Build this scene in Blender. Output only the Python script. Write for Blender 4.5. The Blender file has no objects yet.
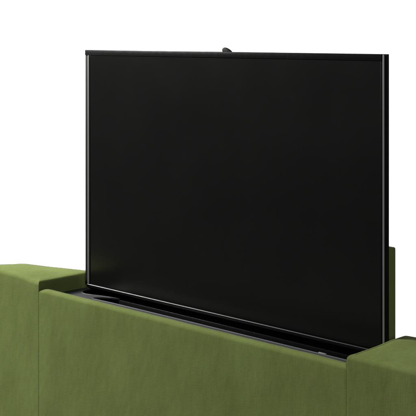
import bpy, bmesh, math, random
from mathutils import Vector, noise
random.seed(4)
S = bpy.context.scene
C = S.collection
PI = math.pi

# ---------------------------------------------------------------- helpers
def link(name, bm, mat, parent=None, smooth=True, angle=35):
    me = bpy.data.meshes.new(name)
    bmesh.ops.recalc_face_normals(bm, faces=bm.faces[:])
    bm.to_mesh(me); bm.free()
    me.materials.append(mat)
    o = bpy.data.objects.new(name, me); C.objects.link(o)
    if smooth:
        for p in me.polygons: p.use_smooth = True
        try: me.set_sharp_from_angle(angle=math.radians(angle))
        except Exception: pass
    if parent: o.parent = parent
    return o

def thing(name, label, cat):
    o = bpy.data.objects.new(name, None); C.objects.link(o)
    o['label'] = label; o['category'] = cat
    o.empty_display_size = .1
    return o

def box(bm, x0, x1, y0, y1, z0, z1, bev=0.0, seg=2):
    t = bmesh.new()
    vs = [t.verts.new((x, y, z)) for x in (x0, x1) for y in (y0, y1) for z in (z0, z1)]
    for f in ((0,1,3,2),(4,6,7,5),(0,4,5,1),(2,3,7,6),(0,2,6,4),(1,5,7,3)):
        t.faces.new([vs[i] for i in f])
    bmesh.ops.recalc_face_normals(t, faces=t.faces[:])
    if bev > 0:
        bmesh.ops.bevel(t, geom=t.edges[:], offset=bev, segments=seg, profile=.5, affect='EDGES')
    me = bpy.data.meshes.new('tmp'); t.to_mesh(me); t.free()
    bm.from_mesh(me); bpy.data.meshes.remove(me)

def outline(x0, x1, y0, y1, rads, step=.006, arc=10):
    """rounded rectangle, counter-clockwise from lower left; rads = ll, lr, ur, ul. Returns (x, y, nx, ny)."""
    out = []
    cs = [(x0, y0, 1, 1, PI), (x1, y0, -1, 1, 1.5*PI), (x1, y1, -1, -1, 0), (x0, y1, 1, -1, .5*PI)]
    arcs = []
    for (x, y, sx, sy, a0), r in zip(cs, rads):
        cx, cy = x + sx*r, y + sy*r
        arcs.append([(cx + r*math.cos(a0 + t*PI/2/arc), cy + r*math.sin(a0 + t*PI/2/arc),
                      math.cos(a0 + t*PI/2/arc), math.sin(a0 + t*PI/2/arc)) for t in range(arc+1)])
    for i in range(4):
        out += arcs[i]
        a, b = arcs[i][-1], arcs[(i+1) % 4][0]
        d = math.hypot(b[0]-a[0], b[1]-a[1]); n = int(d/step)
        for k in range(1, n):
            t = k/n
            out.append((a[0]+(b[0]-a[0])*t, a[1]+(b[1]-a[1])*t, a[2], a[3]))
    return out

def upholstered(x0, x1, y0, y1, z0, z1, rads, rt, crown=0.0, groove=0.0, deform=None, zs=40, rings=10):
    """padded slab: rounded plan, rounded top edge of radius rt, crowned top, optional seam groove under the edge"""
    bm = bmesh.new()
    ol = outline(x0, x1, y0, y1, rads)
    cx, cy = (x0+x1)/2, (y0+y1)/2
    prof = [(0.0, z0)]
    for k in range(1, zs): prof.append((0.0, z0 + (z1-rt-z0)*k/zs))
    for k in range(0, 9):
        a = k/8*PI/2
        prof.append((rt*(1-math.cos(a)), z1 - rt + rt*math.sin(a)))
    def inset(x, y, nx, ny, off):
        return (max(x0+off, min(x1-off, x - nx*off)), max(y0+off, min(y1-off, y - ny*off)))
    loops = []
    for off, z in prof:
        loops.append([bm.verts.new((*inset(x, y, nx, ny, off), z)) for x, y, nx, ny in ol])
    hw, hh = (x1-x0)/2 - rt, (y1-y0)/2 - rt
    if groove > 0:                                   # seam lying just inside the top edge
        for off, dz in ((.0012, -groove*.6), (.0022, -groove), (.0034, -groove*.5), (.0055, 0.0)):
            loops.append([bm.verts.new((*inset(x, y, nx, ny, rt+off), z1+dz)) for x, y, nx, ny in ol])
    for k in range(1, rings):
        s = 1 - k/rings
        q = rt + (.0055 if groove > 0 else 0)
        row = []
        for x, y, nx, ny in ol:
            a, b = inset(x, y, nx, ny, q)
            row.append(bm.verts.new((cx + (a-cx)*s, cy + (b-cy)*s, z1 + crown*(1-s**3))))
        loops.append(row)
    c = bm.verts.new((cx, cy, z1 + crown))
    n = len(ol)
    for a, b in zip(loops, loops[1:]):
        for i in range(n):
            bm.faces.new((a[i], a[(i+1) % n], b[(i+1) % n], b[i]))
    for i in range(n): bm.faces.new((loops[-1][i], loops[-1][(i+1) % n], c))
    bm.faces.new(loops[0][::-1])
    if deform:
        for v in bm.verts: v.co += Vector(deform(v.co))
    return bm

def sstep(a, b, x):
    t = max(0, min(1, (x-a)/(b-a))); return t*t*(3-2*t)

# ---------------------------------------------------------------- materials
def mat(name, col, rough=.5, metal=0.0, spec=.5):
    m = bpy.data.materials.new(name); m.use_nodes = True
    b = m.node_tree.nodes['Principled BSDF']
    b.inputs['Base Color'].default_value = (*col, 1)
    b.inputs['Roughness'].default_value = rough
    b.inputs['Metallic'].default_value = metal
    b.inputs['Specular IOR Level'].default_value = spec
    return m, m.node_tree, b

def fabric():
    m, nt, b = mat('green_upholstery', (.17, .22, .08), .95, 0, .04)
    N, L = nt.nodes.new, nt.links.new
    tc = N('ShaderNodeTexCoord')
    def noi(scale, st, det=3, rough=.6):
        mp = N('ShaderNodeMapping'); mp.inputs['Scale'].default_value = st
        L(tc.outputs['Object'], mp.inputs['Vector'])
        n = N('ShaderNodeTexNoise'); n.inputs['Scale'].default_value = scale
        n.inputs['Detail'].default_value = det; n.inputs['Roughness'].default_value = rough
        L(mp.outputs[0], n.inputs['Vector']); return n
    big = noi(9, (1, 1, .6))
    warp = noi(480, (1, 1, .07), 2)            # vertical threads
    weft = noi(520, (.2, .2, 1), 2)          # horizontal threads
    fleck = noi(70, (1, 1, .5), 4, .7)
    r1 = N('ShaderNodeValToRGB')
    r1.color_ramp.elements[0].position = .36; r1.color_ramp.elements[0].color = (.162, .204, .062, 1)
    r1.color_ramp.elements[1].position = .64; r1.color_ramp.elements[1].color = (.189, .237, .076, 1)
    L(big.outputs['Fac'], r1.inputs['Fac'])
    add = N('ShaderNodeMath'); add.operation = 'ADD'
    L(warp.outputs['Fac'], add.inputs[0]); L(weft.outputs['Fac'], add.inputs[1])
    mr = N('ShaderNodeMapRange'); mr.inputs['From Min'].default_value = .65; mr.inputs['From Max'].default_value = 1.35
    mr.inputs['To Min'].default_value = .91; mr.inputs['To Max'].default_value = 1.09
    L(add.outputs[0], mr.inputs['Value'])
    mx = N('ShaderNodeMix'); mx.data_type = 'RGBA'; mx.blend_type = 'MULTIPLY'; mx.inputs[0].default_value = 1
    L(r1.outputs['Color'], mx.inputs[6]); L(mr.outputs[0], mx.inputs[7])
    r2 = N('ShaderNodeValToRGB')
    r2.color_ramp.elements[0].position = .54; r2.color_ramp.elements[0].color = (0, 0, 0, 1)
    r2.color_ramp.elements[1].position = .74; r2.color_ramp.elements[1].color = (.5, .5, .5, 1)
    L(fleck.outputs['Fac'], r2.inputs['Fac'])
    m2 = N('ShaderNodeMix'); m2.data_type = 'RGBA'
    L(r2.outputs['Color'], m2.inputs[0]); L(mx.outputs[2], m2.inputs[6]); m2.inputs[7].default_value = (.20, .185, .085, 1)
    L(m2.outputs[2], b.inputs['Base Color'])
    bp = N('ShaderNodeBump'); bp.inputs['Strength'].default_value = .2; bp.inputs['Distance'].default_value = .0012
    L(add.outputs[0], bp.inputs['Height'])
    b2 = N('ShaderNodeBump'); b2.inputs['Strength'].default_value = .30; b2.inputs['Distance'].default_value = .012
    L(big.outputs['Fac'], b2.inputs['Height']); L(b2.outputs[0], bp.inputs['Normal'])
    L(bp.outputs[0], b.inputs['Normal'])
    b.inputs['Sheen Weight'].default_value = 0; b.inputs['Sheen Roughness'].default_value = .45
    b.inputs['Sheen Tint'].default_value = (.75, .9, .5, 1)
    return m

def grained(name, col, rough, spec, scale=250, amp=.25, metal=0.0, bump=.1):
    m, nt, b = mat(name, col, rough, metal, spec)
    N, L = nt.nodes.new, nt.links.new
    tc = N('ShaderNodeTexCoord'); n = N('ShaderNodeTexNoise'); n.inputs['Scale'].default_value = scale; n.inputs['Detail'].default_value = 4
    L(tc.outputs['Object'], n.inputs['Vector'])
    mr = N('ShaderNodeMapRange'); mr.inputs['To Min'].default_value = rough - amp*rough; mr.inputs['To Max'].default_value = rough + amp*rough
    L(n.outputs['Fac'], mr.inputs['Value']); L(mr.outputs[0], b.inputs['Roughness'])
    bp = N('ShaderNodeBump'); bp.inputs['Strength'].default_value = bump; bp.inputs['Distance'].default_value = .0005
    L(n.outputs['Fac'], bp.inputs['Height']); L(bp.outputs[0], b.inputs['Normal'])
    return m

FAB = fabric()
SCREEN = grained('screen_glass', (.0050, .0050, .0049), .27, .42, 6, .15, 0, 0.0)
BEZEL = grained('glossy_black_plastic', (.006, .0065, .0065), .3, .5, 120, .2)
BLACK = grained('matt_black_plastic', (.003, .003, .003), .65, .2)
TRIM = grained('satin_silver_trim', (.28, .28, .29), .42, .5, 60, .2)
CHROME = grained('brushed_silver_metal', (.024, .024, .025), .36, .5, 60, .2, .9)
TRAYM = grained('dark_grey_board', (.046, .048, .053), .6, .3, 400, .2, 0, .3)
METAL = grained('dark_lift_metal', (.05, .05, .055), .4, .5, 80, .2, .8)
FLOORM = grained('grey_studio_floor', (.12, .12, .12), .8, .2, 20, .2)
WHITE, _, _ = mat('white_studio_paper', (.9, .9, .9), .9, 0, .1)

# ---------------------------------------------------------------- footboard
FB = thing('footboard', 'olive green fabric bed footboard with raised square ends and a dark slot along its top', 'footboard')
PZ = .860           # top of the long panel
FY = -.098          # front plane
def panel_def(p):
    z = sstep(.70, PZ, p.z)
    dy = -.0006*sstep(.484,.44,abs(p.x))*noise.noise(Vector((p.x*9, 3.1, p.z*5)))
    dz = -.0016*z*(sstep(-.455, -.484, p.x)) + .0007*z*noise.noise(Vector((p.x*14, 0, 1)))
    return (0, dy, dz)
link('front_panel', upholstered(-.4871, .4832, FY, -.074, .08, PZ, (.0008,.0008,.0008,.0008), .010, 0.0, 0.0, panel_def, rings=4), FAB, FB)

def left_def(p):
    up = sstep(.835, .872, p.z)
    d = sstep(-.487, -.60, p.x)
    w = max(0, (p.y-FY)/.186)
    return (0, -.0010*sstep(-.487,-.53,p.x)*noise.noise(Vector((p.x*12, p.z*7, 8))) - .24*max(0, -.49-p.x)*w, up*(.0060*d*(1-sstep(-.09,.06,p.y)) - .0030*sstep(-.03,.07,p.y)*sstep(-.495,-.70,p.x)) + up*.0005*noise.noise(Vector((p.x*20, p.y*20, 2))))
link('end_block', upholstered(-.735, -.4872, FY-.0002, .088, .05, PZ+.018, (.012,.0009,.012,.034), .011, .0015, .0008, left_def), FAB, FB)
def right_def(p):
    up = sstep(.835, .872, p.z)
    return (0, -.0010*sstep(.483,.53,p.x)*noise.noise(Vector((p.x*12, p.z*7, 5))), up*(.004*sstep(-.05, .08, p.y)) + up*.001*noise.noise(Vector((p.x*20, p.y*20, 6))))
link('end_block', upholstered(.4833, .718, FY-.0002, .096, .05, PZ+.0215, (.0009,.012,.050,.014), .011, .002, .0008, right_def), FAB, FB)
bm = bmesh.new(); box(bm, -.4865, .4825, .1005, .118, .08, .838, .003); link('rear_panel', bm, FAB, FB)

# tray plate with its slot (rounded at one end, with a tongue of board beside it)
TZ = .840
hole = [(-.368, -.0170), (-.30, -.0135), (-.1, -.0125), (.1, -.0125), (.3, -.0125), (.455, -.0125), (.462, -.006), (.462, .078), (.455, .085),
        (.2, .085), (-.1, .085), (-.42, .085)]
for k in range(0, 13):
    a = PI/2 + k/12*PI
    hole.append((-.428 + .036*math.cos(a), .045 + .040*math.sin(a)))
hole += [(-.405, .010), (-.385, .017), (-.355, .0235), (-.322, .0280), (-.345, .0185), (-.362, .008), (-.374, -.004), (-.378, -.012)]
def tray():
    bm = bmesh.new()
    X0, X1, Y0, Y1 = -.4865, .4825, -.0738, .1000
    outer = [(X0,Y0),(X1,Y0),(X1,Y1),(X0,Y1)]
    def ring(pts, z): return [bm.verts.new((x, y, z)) for x, y in pts]
    o = ring(outer, TZ)
    def off(pts, d):
        r = []
        n = len(pts)
        for i, (x, y) in enumerate(pts):
            ax, ay = pts[i-1]; bx, by = pts[(i+1) % n]
            tx, ty = bx-ax, by-ay; l = math.hypot(tx, ty) or 1
            r.append((x - ty/l*d, y + tx/l*d))
        return r
    h0 = ring(off(hole, -.0028), TZ); h1 = ring(off(hole, -.0018), TZ+.0013); h1b = ring(off(hole, -.0006), TZ+.0013); h2 = ring(hole, TZ-.0002); h3 = ring(hole, TZ-.0025)
    eo = [bm.edges.new((o[i], o[(i+1) % 4])) for i in range(4)]
    n = len(hole)
    eh = [bm.edges.new((h0[i], h0[(i+1) % n])) for i in range(n)]
    bmesh.ops.triangle_fill(bm, use_beauty=True, use_dissolve=False, edges=eo+eh)
    for a, b in ((h0, h1), (h1, h1b), (h1b, h2), (h2, h3)):
        for i in range(n): bm.faces.new((a[i], a[(i+1) % n], b[(i+1) % n], b[i]))
    o2 = ring(outer, TZ-.0025)
    for i in range(4): bm.faces.new((o[i], o[(i+1) % 4], o2[(i+1) % 4], o2[i]))
    return bm
link('tray', tray(), TRAYM, FB, True, 20)
# dark lining of the well the screen sinks into
bm = bmesh.new()
box(bm, -.480, .476, -.0730, -.0690, .10, .8366)
box(bm, -.480, .476, .0950, .0995, .10, .8366)
box(bm, -.4860, -.4802, -.0730, .0995, .10, .8366)
box(bm, .4762, .4820, -.0730, .0995, .10, .8366)
box(bm, -.4860, .4820, -.0735, .0998, .085, .0995)
link('well_lining', bm, BLACK, FB, False)
bm = bmesh.new(); box(bm, -.3235, .44, .0262, .0280, .822, .8375, .0006); link('guide_rail', bm, BEZEL, FB)
bm = bmesh.new(); box(bm, .344, .364, -.0135, -.0095, .832, .8425, .001); link('clip', bm, TRIM, FB)

# raised lid standing up behind the screen
def lid():
    bm = upholstered(-.452, .4515, -.215, 0, -.011, .011, (.004,.004,.003,.003), .005, .001, 0.0, None, zs=3, rings=5)
    for v in bm.verts:                                   # stand it on its long edge
        x, y, z = v.co
        v.co = Vector((x, .098 - z, .842 - y))
    return bm
link('lid', lid(), FAB, FB)
for sx in (-.3, .3):
    bm = bmesh.new(); box(bm, sx-.03, sx+.03, .1005, .1045, .8385, .848, .001); link('hinge', bm, METAL, FB)
for sx in (-.66, .66):
    for sy in (-.06, .08):
        bm = bmesh.new(); bmesh.ops.create_cone(bm, cap_ends=True, segments=24, radius1=.018, radius2=.024, depth=.05)
        for v in bm.verts: v.co += Vector((sx, sy, .025))
        link('foot', bm, BLACK, FB)

# ---------------------------------------------------------------- television
TV = thing('television', 'black flat screen television with thin silver edge strips rising out of the green footboard', 'television')
TV.location = (0, .045, .853)
TX0, TX1, TT, TB = -.4779, .4772, 1.4600-.853, 0.0
YF = 0.0
bm = bmesh.new(); box(bm, TX0, TX1, YF+.0005, YF+.006, TB-.003, TT, .0012); link('frame', bm, BLACK, TV)
# top rail of the bezel, a little proud
bm = bmesh.new(); box(bm, TX0+.0011, .4630, YF-.0014, YF+.0028, TT-.0135, TT-.0004, .0004); link('top_bezel', bm, BEZEL, TV)
# screen
bm = bmesh.new(); box(bm, -.4555, .4605, YF-.0002, YF+.0022, TB+.004, TT-.0142, .0003, 1); link('screen', bm, SCREEN, TV)
# thin silver strips, rounded towards the front
def strip(x0, x1, z0, z1, d=.0022):
    bm = bmesh.new(); box(bm, x0, x1, YF-d, YF+.002, z0, z1, .0009); return bm
link('edge_strip', strip(-.4655, -.4610, TB+.0022, TT-.0142), TRIM, TV)
link('edge_strip', strip(.4665, .4697, TB+.0022, TT-.0012), TRIM, TV)
# bottom strip: chamfered, its upper face catches the light
bm = bmesh.new()
pr = [(YF+.002, TB+.0013), (YF-.0008, TB+.0009), (YF-.0018, TB-.0002), (YF-.0018, TB-.0005), (YF+.002, TB-.0005)]
a = [bm.verts.new((-.4690, y, z)) for y, z in pr]; b = [bm.verts.new((.4700, y, z)) for y, z in pr]
for i in range(5): bm.faces.new((a[i], a[(i+1) % 5], b[(i+1) % 5], b[i]))
bm.faces.new(a); bm.faces.new(b[::-1])
link('edge_strip', bm, CHROME, TV, False)
# lower chassis, sloping back under the strip
bm = bmesh.new()
pr = [(YF+.006, TB-.0009), (YF-.0026, TB-.0009), (YF-.0020, TB-.006), (YF+.004, TB-.013), (YF+.010, TB-.024), (YF+.028, TB-.024), (YF+.028, TB-.0009)]
a = [bm.verts.new((-.4690, y, z)) for y, z in pr]; b = [bm.verts.new((.4700, y, z)) for y, z in pr]
n = len(pr)
for i in range(n): bm.faces.new((a[i], a[(i+1) % n], b[(i+1) % n], b[i]))
bm.faces.new(a); bm.faces.new(b[::-1])
for v in bm.verts:
    if v.co.z < -.01 : v.co.x *= .975
link('lower_chassis', bm, BEZEL, TV, True, 25)
# rear housing
bm = bmesh.new(); box(bm, -.462, .462, YF+.0062, YF+.014, TB+.004, TT-.008, .003); box(bm, -.38, .38, YF+.0142, YF+.030, TB+.01, TT-.20, .005); link('rear_housing', bm, BLACK, TV)
# little tilted loop on the top edge
bm = bmesh.new(); bmesh.ops.create_uvsphere(bm, u_segments=24, v_segments=14, radius=1)
for v in bm.verts:
    x, y, z = v.co
    f = 1.0 - .25*x
    x, y, z = x*.0185, y*.004, z*.0078*f
    c, s = math.cos(-.30), math.sin(-.30)
    v.co = Vector((x*c - z*s + .0225, y + .010, x*s + z*c + TT - .0002))
link('cable_loop', bm, BLACK, TV)
# lift column below and behind
bm = bmesh.new(); box(bm, -.05, .05, YF+.0305, YF+.042, -.60, .38, .002); box(bm, -.16, .16, YF+.0303, YF+.0345, .10, .30, .001); link('lift_column', bm, METAL, TV)

# ---------------------------------------------------------------- camera (level, shifted lens, looking across the footboard)
cam = bpy.data.cameras.new('camera'); co = bpy.data.objects.new('camera', cam); C.objects.link(co)
co.location = (1.87, -1.90, 1.50)
fwd = Vector((-.69906, .71507, 0)).normalized()
co.rotation_euler = fwd.to_track_quat('-Z', 'Y').to_euler()
cam.sensor_width = 36; cam.lens = 36*1167/416
cam.shift_y = -(208-34.4)/416
cam.clip_end = 100; cam.clip_start = .05
S.camera = co

# ---------------------------------------------------------------- white paper backdrop and floor, one sweep each
def to_world(u, d):         # u across the view, d away from the footboard along the view
    r = Vector((fwd.y, -fwd.x, 0))
    return r*u + fwd*d
bm = bmesh.new()
prof = [(-5.0, 0.0), (2.0, 0.0)]
sweep = [(2.0, 0.0)] + [(2.0 + .9*math.sin(k/16*PI/2), .9*(1-math.cos(k/16*PI/2))) for k in range(1, 17)] + [(2.9, 5.0)]
def sheet(pts, name, m):
    bm = bmesh.new(); rows = []
    for d, z in pts:
        rows.append([bm.verts.new((*to_world(u, d).xy, z)) for u in (-5, 5)])
    for a, b in zip(rows, rows[1:]): bm.faces.new((a[0], a[1], b[1], b[0]))
    o = link(name, bm, m, None, True, 60); o['kind'] = 'structure'; return o
sheet(prof, 'floor', FLOORM); sheet(sweep, 'backdrop', WHITE)

# ---------------------------------------------------------------- key lamp, added fill and backdrop lights
def area(name, loc, target, size, power, col=(1,1,1), sy=None):
    l = bpy.data.lights.new(name, 'AREA'); l.energy = power; l.color = col
    l.shape = 'RECTANGLE'; l.size = size; l.size_y = sy or size
    o = bpy.data.objects.new(name, l); C.objects.link(o); o.location = loc
    o.rotation_euler = (Vector(target) - Vector(loc)).to_track_quat('-Z', 'Y').to_euler()
    return o
area('key_softbox', (-2.9, -1.15, 2.85), (0, 0, .85), .75, 196, (1, .985, .95))
for u in (-2.6, 2.6):
    p = to_world(u, 1.2); q = to_world(u*.25, 2.9)
    area('added_backdrop_light', (p.x, p.y, 3.6), (q.x, q.y, 1.2), 1.2, 46).data.spread = math.radians(100)  # added lights that burn the backdrop out to even white

area('added_fill', (3.0, -1.95, 1.85), (.3, 0, .95), .7, 17, (1, 1, .98))  # added fill from the right, lifts the raised lid and right side
w = bpy.data.worlds.new('World'); S.world = w; w.use_nodes = True
bg = w.node_tree.nodes['Background']; bg.inputs[0].default_value = (.95, 1, 1, 1); bg.inputs[1].default_value = .05

S.view_settings.view_transform = 'Standard'; S.view_settings.look = 'None'
S.view_settings.exposure = 0; S.view_settings.gamma = 1
S.render.engine = 'CYCLES'
S.render.resolution_x = S.render.resolution_y = 1024
